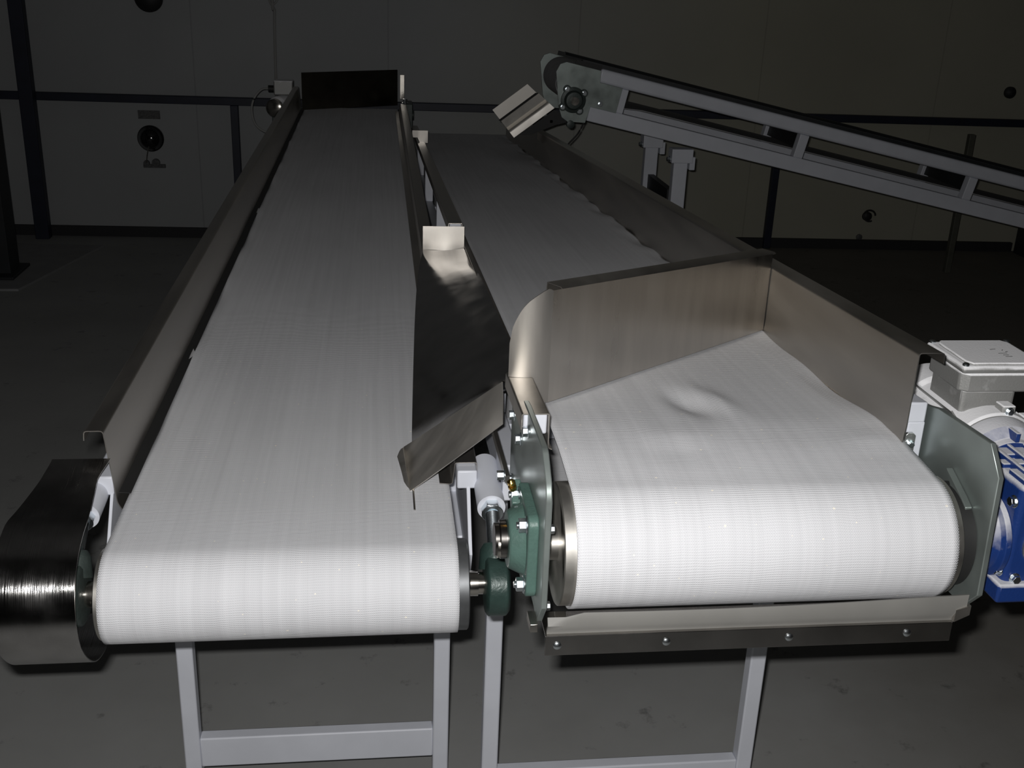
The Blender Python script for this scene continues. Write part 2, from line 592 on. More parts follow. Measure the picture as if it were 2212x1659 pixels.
# black round fitting with a hanging rod, and the plates above and below it
fx = -1.352
dome = thing('wall_lamp', wpt(fx, 0.6, 0.0), 'round glossy black dome on the left wall with a thin rod hanging from it',
             'wall fitting')
c = Vector(wpt(fx, 0.60, 0.0)); dn = Vector((-0.035, -1, 0)).normalized()
MB().lathe(c, c + dn, [(0, 0.078), (0.012, 0.078), (0.018, 0.070), (0.038, 0.062), (0.056, 0.046), (0.067, 0.026), (0.071, 0)], 40
           ).build('dome', 'black_gloss', dome)
MB().tube([wpt(fx - 0.006, 0.56, 0.06), wpt(fx - 0.022, 0.50, 0.05), wpt(fx - 0.034, 0.455, 0.02)], 0.0035, 8
          ).build('rod', 'machined_steel', dome)
b = MB(); b.prism([(fx - 0.064, 0.714), (fx + 0.064, 0.714), (fx + 0.064, 0.764), (fx - 0.064, 0.764)], 'y', WY(fx) - 0.004, WY(fx) - 0.0002)
tag(b.build('wall_sign', 'dark_label'), 'small dark plate on the wall above the black dome', 'plate')
b = MB(); b.box(fx - 0.055, fx + 0.075, WY(fx) - 0.016, WY(fx) - 0.002, 0.425, 0.447)
b.cyl(wpt(fx - 0.035, 0.452, 0.0), wpt(fx - 0.035, 0.452, 0.025), 0.018, 20)
b.cyl(wpt(fx + 0.02, 0.456, 0.0), wpt(fx + 0.02, 0.456, 0.02), 0.024, 20)
tag(b.build('wall_bracket', 'dark_label', bevel=0.002), 'low dark bracket on the wall below the black dome', 'bracket')
b = MB(); c = Vector(wpt(-1.30, 1.40, 0.0)); b.lathe(c, c + dn, [(0, .08), (.02, .08), (.045, .055), (.055, 0)], 32)
tag(b.build('wall_vent', 'black_dull'), 'dark round fitting high on the left wall at the top edge of the photo', 'vent')
b = MB(); c = Vector(wpt(3.96, 1.02, 0.0)); b.lathe(c, c + dn, [(0, .036), (.02, .036), (.035, .022), (.04, 0)], 24)
tag(b.build('wall_vent', 'black_dull'), 'small dark round fitting on the cream wall above the rail at the far right', 'vent')
t = thing('cable_outlet', wpt(3.157, 0.2, 0.0), 'small dark tangle of cable on the cream wall under the sloping conveyor', 'outlet')
c = Vector(wpt(3.157, 0.215, 0.0)); MB().lathe(c, c + dn, [(0, .03), (.02, .03), (.028, .018), (.03, 0)], 20).build('socket', 'black_dull', t)
MB().tube([wpt(3.157 + 0.045 * math.cos(a) * (1 - .05 * a), 0.225 + 0.035 * math.sin(a), 0.03 + 0.004 * a) for a in [k * .35 for k in range(16)]], 0.006, 8
          ).build('cable', 'rubber_and_shadow', t)
b = MB(); c = Vector(wpt(3.128, 0.075, 0.0)); b.lathe(c, c + dn, [(0, .02), (.01, .02), (.016, 0)], 20)
tag(b.build('wall_plug', 'dark_label'), 'tiny round plug low on the cream wall under the cable tangle', 'plug')


# ------------------------------------------------------------------ conveyor building blocks
def sheet(prof, y0, y1, zf, name, mat, parent, t=0.0015, n=8, off=None):
    """folded sheet: prof is a list of (x, dz), run from y0 to y1 along zf(y)"""
    rows = []
    for i in range(n + 1):
        y = y0 + (y1 - y0) * i / n
        rows.append([(x + (off(y) if off else 0), y, zf(y) + dz) for x, dz in prof])
    b = MB()
    b.grid(rows)
    return b.build(name, mat, parent, solid=t, smooth=50)


def roundfold(pts, r=0.004, n=4):
    """rounds the corners of a polyline"""
    out = [pts[0]]
    for i in range(1, len(pts) - 1):
        p0, p1, p2 = (Vector((*q, 0)) for q in pts[i - 1:i + 2])
        d0, d1 = (p0 - p1).normalized(), (p2 - p1).normalized()
        rr = min(r, (p0 - p1).length / 2.2, (p2 - p1).length / 2.2)
        a, c = p1 + d0 * rr, p1 + d1 * rr
        for k in range(n + 1):
            t = k / n
            q = a * (1 - t) ** 2 + p1 * 2 * t * (1 - t) + c * t * t
            out.append((q.x, q.y))
    out.append(pts[-1])
    return out


def make_belt(parent, x0, x1, head, rh, tail, rt, top_pts, disp, mat='belt_fabric', nx=60, ny=220, label=None):
    """closed belt: head and tail are (y, z) of drum centres; top_pts is the upper run (y, z) from tail to head"""
    path = []
    def add(y, z):
        path.append((y, z))
    for k in range(ny + 1):                        # upper run, from the tail towards the head
        t = k / ny
        tt = t * (len(top_pts) - 1)
        i = min(int(tt), len(top_pts) - 2)
        f = tt - i
        add(top_pts[i][0] * (1 - f) + top_pts[i + 1][0] * f, top_pts[i][1] * (1 - f) + top_pts[i + 1][1] * f)
    for k in range(1, 40):                         # round the head drum
        a = PI / 2 + PI * k / 40
        add(head[0] + rh * math.cos(a), head[1] + rh * math.sin(a))
    for k in range(0, 41):
        t = k / 40
        add(head[0] + (tail[0] - head[0]) * t, (head[1] - rh) * (1 - t) + (tail[1] - rt) * t)
    for k in range(1, 24):
        a = -PI / 2 + PI * k / 24
        add(tail[0] + rt * math.cos(a), tail[1] + rt * math.sin(a))
    s = [0]
    for p, q in zip(path, path[1:]):
        s.append(s[-1] + math.hypot(q[0] - p[0], q[1] - p[1]))
    org = Vector(parent['org'])
    bm = bmesh.new()
    uvl = bm.loops.layers.uv.new('UVMap')
    V = []
    for i, (y, z) in enumerate(path):
        row = []
        for j in range(nx + 1):
            x = x0 + (x1 - x0) * j / nx
            dx, dz = disp(x, y, j / nx, i <= ny)
            row.append(bm.verts.new(Vector((x + dx, y, z + dz)) - org))
        V.append(row)
    n = len(path)
    L = s[-1] + math.hypot(path[0][0] - path[-1][0], path[0][1] - path[-1][1])
    for i in range(n):
        i2 = (i + 1) % n
        for j in range(nx):
            f = bm.faces.new([V[i][j], V[i2][j], V[i2][j + 1], V[i][j + 1]])
            vs = (s[i], s[i2] if i2 else L, s[i2] if i2 else L, s[i])
            us = (j, j, j + 1, j + 1)
            for lp, uu, vv in zip(f.loops, us, vs):
                lp[uvl].uv = (uu / nx * (x1 - x0), vv)
            f.smooth = True
    me = bpy.data.meshes.new('belt')
    bm.to_mesh(me)
    bm.free()
    me.materials.append(MATS[mat])
    o = bpy.data.objects.new('belt', me)
    COL.objects.link(o)
    o.parent = parent
    o['org'] = parent['org']
    md = o.modifiers.new('thickness', 'SOLIDIFY')
    md.thickness = 0.003
    md.offset = -1
    if label:
        o['label'] = label
    return o


def flange_bearing(parent, cx, cy, cz, sx, s=0.057, cast='green_cast'):
    """square four-bolt flange bearing on a plate; grows from cx towards sx (-1 left, +1 right)"""
    k = s / 0.057
    poly = []
    for q in range(4):                               # square with rounded corners, set a little turned
        a0 = q * PI / 2 + PI / 4
        ccy, ccz = math.cos(a0) * s * 1.08, math.sin(a0) * s * 1.08
        for j in range(5):
            a = a0 - 0.7 + 1.4 * j / 4
            poly.append((cy + ccy + 0.016 * k * math.cos(a), cz + ccz + 0.016 * k * math.sin(a)))
    b = MB()
    b.prism(poly, 'x', cx, cx + sx * 0.014 * k)
    b.lathe((cx + sx * 0.012 * k, cy, cz), (cx + sx, cy, cz), [(0, 0.050 * k), (0.004 * k, 0.047 * k), (0.016 * k, 0.041 * k),
                                                               (0.022 * k, 0.038 * k), (0.023 * k, 0.028 * k)], 48)
    # web running to the grease hole
    b.beam((cx + sx * 0.018 * k, cy + 0.035 * k, cz + 0.03 * k), (cx + sx * 0.018 * k, cy + 0.06 * k, cz + 0.055 * k), 0.022 * k, 0.014 * k, up=(1, 0, 0))
    h = b.build('bearing_housing', cast, parent, bevel=0.0022, segs=3)
    b = MB()
    b.lathe((cx + sx * 0.032 * k, cy, cz), (cx + sx, cy, cz), [(0, 0.026 * k), (0.012 * k, 0.026 * k), (0.0125 * k, 0.022 * k), (0.019 * k, 0.022 * k)], 40)
    cc = b.build('locking_collar', 'dark_machined', parent, bevel=0.0006)
    for q in range(4):
        a = q * PI / 2 + PI / 4
        bolt(parent, (cx + sx * 0.014 * k, cy + math.cos(a) * s * 1.08, cz + math.sin(a) * s * 1.08), (sx, 0, 0),
             r=0.0085 * k, h=0.009 * k, stud=0.003 * k)
    return h


# =================================================================== CONVEYOR A (left, level)
AZ = lambda y: 0.8573 + 0.00765 * (y - 1.43)
AX0, AX1 = -0.388, 0.112
A_C = (1.405, 0.786)
A_R = 0.071
A = thing('belt_conveyor', (-0.138, 3.7, 0),
          'long level belt conveyor at the left, white woven belt running straight towards the back wall', 'conveyor')


def dispA(x, y, u, top):
    if not top:
        return 0, 0
    f = min(1, max(0, (y - 1.5) / 0.5))
    e = max(0, 1 - u / 0.05)
    dz = f * (0.0010 * math.sin(7 * y + 9 * x) * math.sin(11 * x + 1.0))
    dz += f * e * 0.003 * (math.sin(9.3 * y) + 0.6 * math.sin(23 * y + 1))
    dx = f * e * 0.0025 * math.sin(6.1 * y + 0.4) * math.sin(2.3 * y)
    return dx, dz


topA = [(6.12 - (6.12 - 1.405) * i / 40, AZ(6.12 - (6.12 - 1.405) * i / 40)) for i in range(41)]
make_belt(A, AX0, AX1, A_C, A_R, (6.12, AZ(6.12) - 0.05), 0.05, topA, dispA)
# head drum with end discs and shaft
MB().cyl((AX0 + 0.004, *A_C), (AX1 - 0.004, *A_C), A_R - 0.0045, 64).build('head_drum', 'drum_face', A)
o = MB().lathe((AX1 - 0.002, *A_C), (1, *A_C), [(0, 0.0675), (0.016, 0.0675), (0.0175, 0.066)], 64).build('drum_disc', 'oxide_disc', A)
o['label'] = 'dark disc on the right end of the drum'
b = MB()
b.lathe((AX0 + 0.001, *A_C), (-1, *A_C), [(0, 0.0655), (0.007, 0.0655), (0.008, 0.064)], 64)
b.build('drum_disc', 'drum_face', A)
b = MB()
b.lathe((AX1 + 0.014, *A_C), (1, *A_C), [(0, 0.019), (0.018, 0.019), (0.0182, 0.0165), (0.05, 0.0165)], 32)
b.build('shaft', 'machined_steel', A)
b = MB()
b.lathe((AX0 - 0.006, *A_C), (-1, *A_C), [(0, 0.019), (0.022, 0.019), (0.0222, 0.0165), (0.085, 0.0165)], 32)
b.build('shaft', 'machined_steel', A)
MB().cyl((AX0 + 0.01, 6.12, AZ(6.12) - 0.05), (AX1 - 0.01, 6.12, AZ(6.12) - 0.05), 0.046, 40).build('tail_drum', 'drum_face', A)

# left guard: upright sheet with a hooked top and a lip under the belt
profL = roundfold([(-0.394, -0.020), (-0.402, -0.006), (-0.404, 0.02), (-0.413, 0.116), (-0.442, 0.116), (-0.443, 0.100)], 0.006)
sheet(profL, 1.56, 6.05, AZ, 'side_guard', 'guard_steel', A, t=0.0015, n=10)
# lip between guard and belt, coloured black for the shadow and reflection there
sheet([(-0.405, 0.004), (-0.385, 0.0025)], 1.575, 6.05, AZ, 'lip_shadow_strip', 'rubber_and_shadow', A, t=0.0012, n=10)
# right guard: low cap folded over the square tube
profR = roundfold([(0.096, 0.006), (0.116, 0.004), (0.120, 0.042), (0.156, 0.042), (0.157, 0.02)], 0.004)
sheet(list(reversed(profR)), 1.585, 6.0, AZ, 'side_guard', 'guard_steel', A, t=0.0015, n=10)
# frame: white square tubes, side plates and cross members
for (x0, x1, yy) in ((-0.436, -0.406, 1.56), (0.1225, 0.1545, 1.56)):
    b = MB()
    for (za, zb) in ((0.007, 0.039),):
        A0, A1 = AZ(yy), AZ(6.05)
        vs = [(x, y, z) for (y, zz) in ((yy, A0), (6.05, A1)) for (x, z) in ((x0, zz + za), (x1, zz + za), (x1, zz + zb), (x0, zz + zb))]
        v = [b.bm.verts.new(p) for p in vs]
        for f in ((3, 2, 1, 0), (4, 5, 6, 7), (0, 1, 5, 4), (1, 2, 6, 5), (2, 3, 7, 6), (3, 0, 4, 7)):
            b.bm.faces.new([v[i] for i in f])
    b.build('side_rail', 'white_paint', A, bevel=0.003)
for (x0, x1) in ((-0.412, -0.407), (0.1375, 0.1435)):
    b = MB()
    b.prism([(1.49, 0.785), (1.56, 0.87), (1.78, 0.87), (1.78, 0.70), (1.66, 0.70), (1.52, 0.72)], 'x', x0, x1)
    b.build('side_plate', 'white_paint', A, bevel=0.001)
def truss(parent, x0, x1, zf, y0, y1, top, low=()):
    b = MB()
    vs = [(x, y, z) for (y, zz) in ((y0, zf(y0)), (y1, zf(y1))) for (x, z) in ((x0, zz - 0.175), (x1, zz - 0.175), (x1, zz - 0.112), (x0, zz - 0.112))]
    v = [b.bm.verts.new(p) for p in vs]
    for f in ((3, 2, 1, 0), (4, 5, 6, 7), (0, 1, 5, 4), (1, 2, 6, 5), (2, 3, 7, 6), (3, 0, 4, 7)):
        b.bm.faces.new([v[i] for i in f])
    b.build('bottom_chord', 'white_paint', parent, bevel=0.003)
    for yy in (1.80, 2.685, 3.57, 4.455, 5.34):
        MB().box(x0, x1, yy - 0.016, yy + 0.016, zf(yy) - 0.113, zf(yy) + (-0.075 if yy in low else top)).build('post', 'white_paint', parent, bevel=0.002)
truss(A, -0.438, -0.407, AZ, 1.62, 6.05, 0.008)
truss(A, 0.1225, 0.1545, AZ, 1.62, 6.05, 0.008)
b = MB(); b.box(AX0 + 0.0, AX1 + 0.02, 1.66, 5.95, 0.8475, 0.8495)
# slider bed follows the belt slope
for v in b.bm.verts:
    v.co.z += AZ(v.co.y) - 0.8573 - 0.002
b.build('slider_bed', 'guard_steel', A)
for yy in (1.80, 2.685, 3.57, 4.455, 5.34):
    b = MB(); b.beam((-0.407, yy, AZ(yy) - 0.15), (0.123, yy, AZ(yy) - 0.15), 0.03, 0.03)
    b.build('cross_member', 'white_paint', A, bevel=0.002)
# stands
def stand(parent, y, xl, xr, ztop, wleg=0.032, zbar=(0.18, 0.24), dleg=0.032):
    for x in (xl, xr):
        b = MB(); b.box(x, x + wleg, y, y + dleg, 0.006, ztop)
        lg = b.build('leg', 'white_paint', parent, bevel=0.003)
        MB().box(x - 0.02, x + wleg + 0.02, y - 0.02, y + dleg + 0.02, 0.0, 0.006).build('foot_plate', 'white_paint', lg)
    MB().box(xl + wleg, xr, y + 0.002, y + dleg - 0.002, zbar[0], zbar[1]).build('crossbar', 'white_paint', parent, bevel=0.003)
for yy in (1.85, 3.9, 5.7):
    stand(A, yy, -0.398, 0.106, AZ(yy) - 0.175, zbar=(0.095, 0.165))
# left hood: curved polished sheet round the bearing
hp = [(1.556, 0.929), (1.53, 0.922), (1.50, 0.915), (1.44, 0.908), (1.395, 0.905), (1.355, 0.893), (1.325, 0.873), (1.305, 0.845),
      (1.297, 0.812), (1.300, 0.780), (1.313, 0.752), (1.335, 0.725), (1.362, 0.703), (1.395, 0.690), (1.43, 0.685), (1.46, 0.69), (1.49, 0.70)]
# resample smoothly
def smooth_path(P, n=6):
    out = []
    for i in range(len(P) - 1):
        p0 = P[max(i - 1, 0)]; p1 = P[i]; p2 = P[i + 1]; p3 = P[min(i + 2, len(P) - 1)]
        for k in range(n):
            t = k / n
            out.append(tuple(0.5 * ((2 * p1[c]) + (-p0[c] + p2[c]) * t + (2 * p0[c] - 5 * p1[c] + 4 * p2[c] - p3[c]) * t * t
                                    + (-p0[c] + 3 * p1[c] - 3 * p2[c] + p3[c]) * t ** 3) for c in range(len(p1))))
    out.append(P[-1])
    return out
hp = smooth_path(hp, 4)
rows = []
for (y, z) in hp:
    xi = -0.404 - 0.012 * max(0, min(1, (y - 1.40) / 0.12)) * max(0, min(1, (1.56 - y) / 0.05)) * (1 if z > 0.8 else 0)
    xo = -0.512 + 0.022 * max(0, min(1, (y - 1.40) / 0.15)) * (1 if z > 0.8 else 0)
    rows.append([(xi + (xo - xi) * k / 10, y, z) for k in range(11)])
b = MB(); b.grid(rows)
hood = b.build('bearing_hood', 'hood_steel', A, solid=0.0015, smooth=60)
hood['label'] = 'curved polished steel hood'
# take-up units and end bearings
def take_up(parent, x, cy, cz, y_tube, zt, side):
    b = MB()
    b.lathe((x, y_tube, zt), (x, y_tube + 0.13, zt + 0.012), [(0, 0.0135), (0, 0.022), (0.13, 0.022)], 32)
    b.build('take_up_tube', 'white_paint', parent)
    b = MB()
    b.hexa((x, y_tube - 0.016, zt - 0.001), (x, y_tube, zt), 0.0165)
    b.lathe((x, y_tube - 0.018, zt - 0.0015), (x, y_tube - 0.016, zt - 0.001), [(0, 0.017), (0.002, 0.017)], 24)
    n = b.build('lock_nut', 'bolt_zinc', parent, bevel=0.0008)
    # threaded rod down to the bearing
    p0 = Vector((x, y_tube - 0.016, zt - 0.001)); p1 = Vector((x, cy + 0.03, cz + 0.045))
    L = (p1 - p0).length
    prof = []
    k = 0
    while k * 0.001 < L:
        prof.append((k * 0.001, 0.0112 if k % 2 else 0.0104)); k += 1
    MB().lathe(p0, p1, prof, 24).build('threaded_rod', 'bolt_zinc', parent)
    b = MB()
    b.lathe((x - side * 0.019, cy, cz), (x + side * 2, cy, cz), [(0, 0.022), (0.002, 0.040), (0.006, 0.046), (0.032, 0.046), (0.037, 0.040), (0.038, 0.02)], 48)
    b.lathe((x, cy + 0.012, cz + 0.02), (x, cy + 0.032, cz + 0.055), [(0, 0.026), (0.03, 0.023), (0.04, 0.017)], 24)
    b.build('take_up_bearing', 'take_up_green' if side > 0 else 'dark_cast', parent, bevel=0.0015)
take_up(A, 0.172, A_C[0], A_C[1] - 0.004, 1.50, 0.862, 1)
take_up(A, -0.437, A_C[0], A_C[1], 1.50, 0.862, -1)
# far end plate
b = MB()
q0, q1 = Vector((-0.392, 5.97, 0)), Vector((0.112, 6.28, 0))
dd = (q1 - q0).normalized(); nn = Vector((-dd.y, dd.x, 0))
v = []
for p in (q0, q1):
    for k in (0, 0.002):
        for z in (0.897, 1.088):
            v.append(b.bm.verts.new(p + nn * k + Vector((0, 0, z))))
for f in ((0, 1, 5, 4), (2, 6, 7, 3), (0, 2, 3, 1), (4, 5, 7, 6), (1, 3, 7, 5), (0, 4, 6, 2)):
    b.bm.faces.new([v[i] for i in f])
o = b.build('end_plate', 'end_plate_steel', A)
o['label'] = 'dark upright plate across the far end of the belt'
# far right end: bracket and take-up of the tail drum
b = MB(); b.box(0.128, 0.150, 6.28, 6.285, 0.93, 1.06); b.build('tail_bracket', 'machined_steel', A)
b = MB(); b.cyl((0.115, 6.16, 0.86), (0.20, 6.16, 0.86), 0.028, 24); b.box(0.15, 0.19, 6.05, 6.22, 0.80, 0.93)
b.build('tail_bearing', 'dark_cast', A, bevel=0.003)
bolt(A, (0.150, 6.10, 0.93), (0, 0, 1), r=0.012, h=0.02)

# drive motor at the far left end of conveyor A, with its cable
t = thing('drive_motor', (-0.52, 6.05, 0.80), 'small grey motor with a looping cable at the far end of the left conveyor', 'motor')
MB().lathe((-0.535, 6.02, 0.90), (-0.47, 6.24, 0.90), [(0, 0.0), (0.004, 0.04), (0.018, 0.052), (0.03, 0.055), (0.2, 0.055)], 32).build('motor_body', 'dusty_aluminium', t)
MB().lathe((-0.548, 5.985, 0.90), (-0.535, 6.02, 0.90), [(0, 0.0), (0.003, 0.030), (0.012, 0.045), (0.034, 0.047)], 32).build('fan_cover', 'machined_steel', t)
MB().box(-0.545, -0.445, 6.05, 6.15, 0.96, 1.035).build('terminal_box', 'dusty_aluminium', t, bevel=0.006)
MB().cyl((-0.575, 6.08, 0.99), (-0.545, 6.08, 0.99), 0.018, 16).build('cable_gland', 'black_dull', t)
MB().tube(smooth_path([(-0.57, 6.08, 0.99), (-0.61, 6.08, 0.985), (-0.65, 6.07, 0.94), (-0.665, 6.06, 0.88), (-0.65, 6.05, 0.81), (-0.60, 6.04, 0.77), (-0.53, 6.05, 0.76)], 5), 0.0055, 8
          ).build('cable', 'white_pipe', t)
MB().box(-0.56, -0.437, 6.06, 6.20, 0.80, 0.846).build('motor_mount', 'dark_cast', t, bevel=0.003)
# cable dropping down the wall from the ceiling
pts = [wpt(-0.60, 3.6, 0.02), wpt(-0.598, 2.4, 0.02), wpt(-0.60, 1.45, 0.022), wpt(-0.588, 1.36, 0.03), wpt(-0.592, 1.25, 0.025), wpt(-0.594, 0.86, 0.06)]
b = MB(); b.tube(smooth_path(pts, 6), 0.008, 8)
b.tube(smooth_path([wpt(-0.66, 1.52, 0.02), wpt(-0.62, 1.42, 0.02), wpt(-0.60, 1.385, 0.022), wpt(-0.56, 1.43, 0.02), wpt(-0.53, 1.52, 0.02)], 5), 0.006, 8)
tag(b.build('power_cable', 'white_pipe', origin=wpt(-0.6, 0.86, 0.03)), 'thin pale power cable dropping down the back wall behind the drive motor', 'cable')

# =================================================================== CONVEYOR B (right, dropping away)
BS = -0.06316
BZ = lambda y: 1.0505 + BS * (y - 1.2452)
BX0, BX1 = 0.242, 0.742
B_C = (1.238, 0.946)
B_R = 0.0855
B = thing('belt_conveyor', (0.49, 3.8, 0),
          'belt conveyor at the right whose white belt slopes down towards the back wall', 'conveyor')


def gauss(x, y, cx, cy, sx, sy, ang=0.0):
    c_, s_ = math.cos(ang), math.sin(ang)
    u = (x - cx) * c_ + (y - cy) * s_
    v = -(x - cx) * s_ + (y - cy) * c_
    return math.exp(-(u / sx) ** 2 - (v / sy) ** 2)


def dispB(x, y, u, top):
    if not top:
        return 0, 0
    f = min(1, max(0, (y - 1.27) / 0.12))
    e = max(0, (u - 0.90) / 0.10)
    dz = f * 0.0012 * math.sin(5 * y + 7 * x) * math.sin(9 * x)
    dz += -0.010 * gauss(x, y, 0.468, 1.50, 0.022, 0.05, 0.25) + 0.006 * gauss(x, y, 0.515, 1.51, 0.02, 0.06, 0.25)
    dz += -0.007 * gauss(x, y, 0.40, 1.315, 0.05, 0.022) * f + 0.0045 * gauss(x, y, 0.42, 1.365, 0.06, 0.02) * f
    dz += -0.006 * gauss(x, y, 0.69, 1.30, 0.05, 0.018, 0.2) * f + 0.006 * gauss(x, y, 0.70, 1.345, 0.04, 0.02, 0.2) * f
    dz += f * e * (0.004 * math.sin(10 * y + 1) + 0.003 * math.sin(23 * y) - 0.003)
    far = min(1, max(0, (y - 2.2) / 0.4))
    dx = -far * e * (0.004 + 0.007 * math.sin(7.7 * y) * math.sin(3.1 * y + 1) + 0.004 * math.sin(31 * y))
    return dx, dz


topB = []
for i in range(61):
    y = 6.43 - (6.43 - B_C[0]) * i / 60
    z = BZ(y)
    k = max(0, min(1, (1.40 - y) / (1.40 - B_C[0])))
    k = k * k * (3 - 2 * k)
    topB.append((y, z * (1 - k) + (B_C[1] + B_R) * k))
make_belt(B, BX0, BX1, B_C, B_R, (6.43, BZ(6.43) - 0.05), 0.05, topB, dispB)
MB().cyl((BX0 + 0.004, *B_C), (BX1 - 0.004, *B_C), B_R - 0.0045, 64).build('head_drum', 'drum_face', B)
b = MB()
b.lathe((BX0 - 0.015, *B_C), (1, *B_C), [(0.002, 0.071), (0.0, 0.074), (0.0, 0.080), (0.001, 0.081), (0.022, 0.081)], 72)
b.lathe((BX0 - 0.006, *B_C), (-1, *B_C), [(0, 0.070), (0.0005, 0.060), (0.004, 0.052), (0.005, 0.022), (0.02, 0.022)], 64)
b.build('drum_disc', 'drum_face', B)
b = MB()
b.lathe((BX1 + 0.010, *B_C), (-1, *B_C), [(0.0, 0.070), (0.0, 0.080), (0.001, 0.081), (0.018, 0.081)], 72)
b.lathe((BX1 - 0.002, *B_C), (1, *B_C), [(0, 0.070), (0.004, 0.05), (0.005, 0.022), (0.03, 0.022)], 64)
b.build('drum_disc', 'drum_face', B)
b = MB()
b.lathe((0.150, *B_C), (1, *B_C), [(0, 0.0165), (0.001, 0.0175), (0.085, 0.0175)], 32)
b.build('shaft', 'machined_steel', B)
b = MB()
b.lathe((BX1 + 0.006, *B_C), (1, *B_C), [(0, 0.0175), (0.06, 0.0175)], 32)
b.build('shaft', 'machined_steel', B)
MB().cyl((BX0 + 0.01, 6.43, BZ(6.43) - 0.05), (BX1 - 0.01, 6.43, BZ(6.43) - 0.05), 0.046, 40).build('tail_drum', 'drum_face', B)

# low left guard folded over the tube
profBL = roundfold([(0.232, -0.004), (0.227, -0.002), (0.2265, 0.048), (0.1885, 0.048), (0.188, 0.025)], 0.003)
sheet(profBL, 1.325, 1.515, BZ, 'side_guard', 'wing_steel', B, t=0.0015, n=3)      # the chute takes its place further on
sheet(profBL, 2.895, 6.35, BZ, 'side_guard', 'guard_steel', B, t=0.0015, n=8)
# tall right guard with a hooked top
profBR = roundfold([(0.700, -0.0095), (0.736, -0.0090), (0.738, 0.02), (0.738, 0.129), (0.776, 0.129), (0.777, 0.113)], 0.005)
sheet(list(reversed(profBR)), 1.335, 6.35, BZ, 'side_guard', 'guard_steel', B, t=0.0015, n=10)
for (x0, x1, yy, ye, za, zb) in ((0.192, 0.2245, 1.332, 1.51, 0.015, 0.0465), (0.192, 0.2245, 2.90, 6.35, 0.015, 0.0465), (0.7405, 0.771, 1.345, 6.35, 0.020, 0.052)):
    b = MB()
    vs = [(x, y, z) for (y, zz) in ((yy, BZ(yy)), (ye, BZ(ye))) for (x, z) in ((x0, zz + za), (x1, zz + za), (x1, zz + zb), (x0, zz + zb))]
    v = [b.bm.verts.new(p) for p in vs]
    for f in ((3, 2, 1, 0), (4, 5, 6, 7), (0, 1, 5, 4), (1, 2, 6, 5), (2, 3, 7, 6), (3, 0, 4, 7)):
        b.bm.faces.new([v[i] for i in f])
    b.build('side_rail', 'white_paint', B, bevel=0.003)
# white end post and gusset beside the right tube
MB().box(0.746, 0.7715, 1.345, 1.375, 0.955, 1.066).build('rail_end', 'white_paint', B, bevel=0.002)
b = MB(); b.prism([(0.742, 0.985), (0.757, 0.985), (0.757, 1.048), (0.753, 1.052), (0.745, 1.052), (0.742, 1.049)], 'y', 1.338, 1.3435)
gs = b.build('end_tab', 'plate_edge', B, bevel=0.0006)
bolt(B, (0.750, 1.338, 1.036), (0, -1, 0), r=0.0042, h=0.004)
truss(B, 0.192, 0.224, BZ, 1.53, 6.35, 0.017, low=(1.80, 2.685))
truss(B, 0.7405, 0.771, BZ, 1.53, 6.35, 0.021)
b = MB(); b.box(BX0 - 0.01, BX1, 1.50, 6.3, -0.010, -0.008)
for v in b.bm.verts:
    v.co.z += BZ(v.co.y) - 0.004
b.build('slider_bed', 'guard_steel', B)
for yy in (1.80, 2.685, 3.57, 4.455, 5.34):
    b = MB(); b.beam((0.224, yy, BZ(yy) - 0.15), (0.74, yy, BZ(yy) - 0.15), 0.03, 0.03)
    b.build('cross_member', 'white_paint', B, bevel=0.002)
def standB(y):
    stand(B, y, 0.200, 0.735, BZ(y) - 0.172, zbar=(0.062, 0.122))
for yy in (1.76, 3.9, 5.9):
    standB(yy)
# zinc head plates left and right
plate = [(1.352, 1.094), (1.205, 1.100), (1.193, 1.096), (1.160, 1.072), (1.150, 1.05), (1.147, 0.905), (1.176, 0.868), (1.205, 0.872), (1.42, 0.872), (1.495, 0.900), (1.495, 1.06), (1.43, 1.083)]
plate_l = [(y, z) for y, z in plate]
b = MB(); b.prism(plate_l, 'x', 0.1975, 0.2055)
hl = b.build('head_plate', 'zinc_plate', B, bevel=0.0012)
plate_r = [(1.352, 1.088), (1.325, 1.095), (1.190, 1.103), (1.158, 1.068), (1.149, 0.902), (1.176, 0.870), (1.208, 0.868), (1.42, 0.868), (1.50, 0.90), (1.50, 1.05), (1.44, 1.07)]
b = MB(); b.prism(plate_r, 'x', 0.776, 0.784)
b.build('head_plate', 'zinc_plate', B, bevel=0.0012)
MB().lathe((0.7525, 1.240, B_C[1]), (1, 1.240, B_C[1]), [(0, 0.030), (0.001, 0.069), (0.0225, 0.071)], 48).build('gap_shade_disc', 'black_dull', B)  # added black disc that paints the dark gap behind the drum rim
b = MB(); b.prism([(1.262, 1.034), (1.214, 1.014), (1.199, 1.006), (1.194, 0.905), (1.212, 0.897), (1.222, 0.99)], 'x', 0.766, 0.7755)
b.build('backing_plate', 'zinc_plate', B, bevel=0.001)
bolt(B, (0.7525, 1.222, 0.998), (-1, 0, 0), r=0.005, h=0.006)
flange_bearing(B, 0.1975, 1.245, 0.950, -1, s=0.056)
c = Vector((0.172, 1.262, 1.013))
MB().lathe(c, c + Vector((-0.25, -0.3, 1)), [(0, 0.004), (0.004, 0.0055), (0.007, 0.0055), (0.008, 0.0028), (0.010, 0.0028), (0.011, 0.0052), (0.015, 0.0052), (0.018, 0.002)], 20
           ).build('grease_nipple', 'brass', B)
for (y, z) in ((1.315, 1.072), (1.46, 1.035), (1.385, 1.03), (1.46, 0.93)):
    bolt(B, (0.1975, y, z), (-1, 0, 0), r=0.0065, h=0.007)
for (y, z) in ((1.172, 1.003), (1.172, 0.893)):
    bolt(B, (0.2055, y, z), (1, 0, 0), r=0.0055, h=0.006)
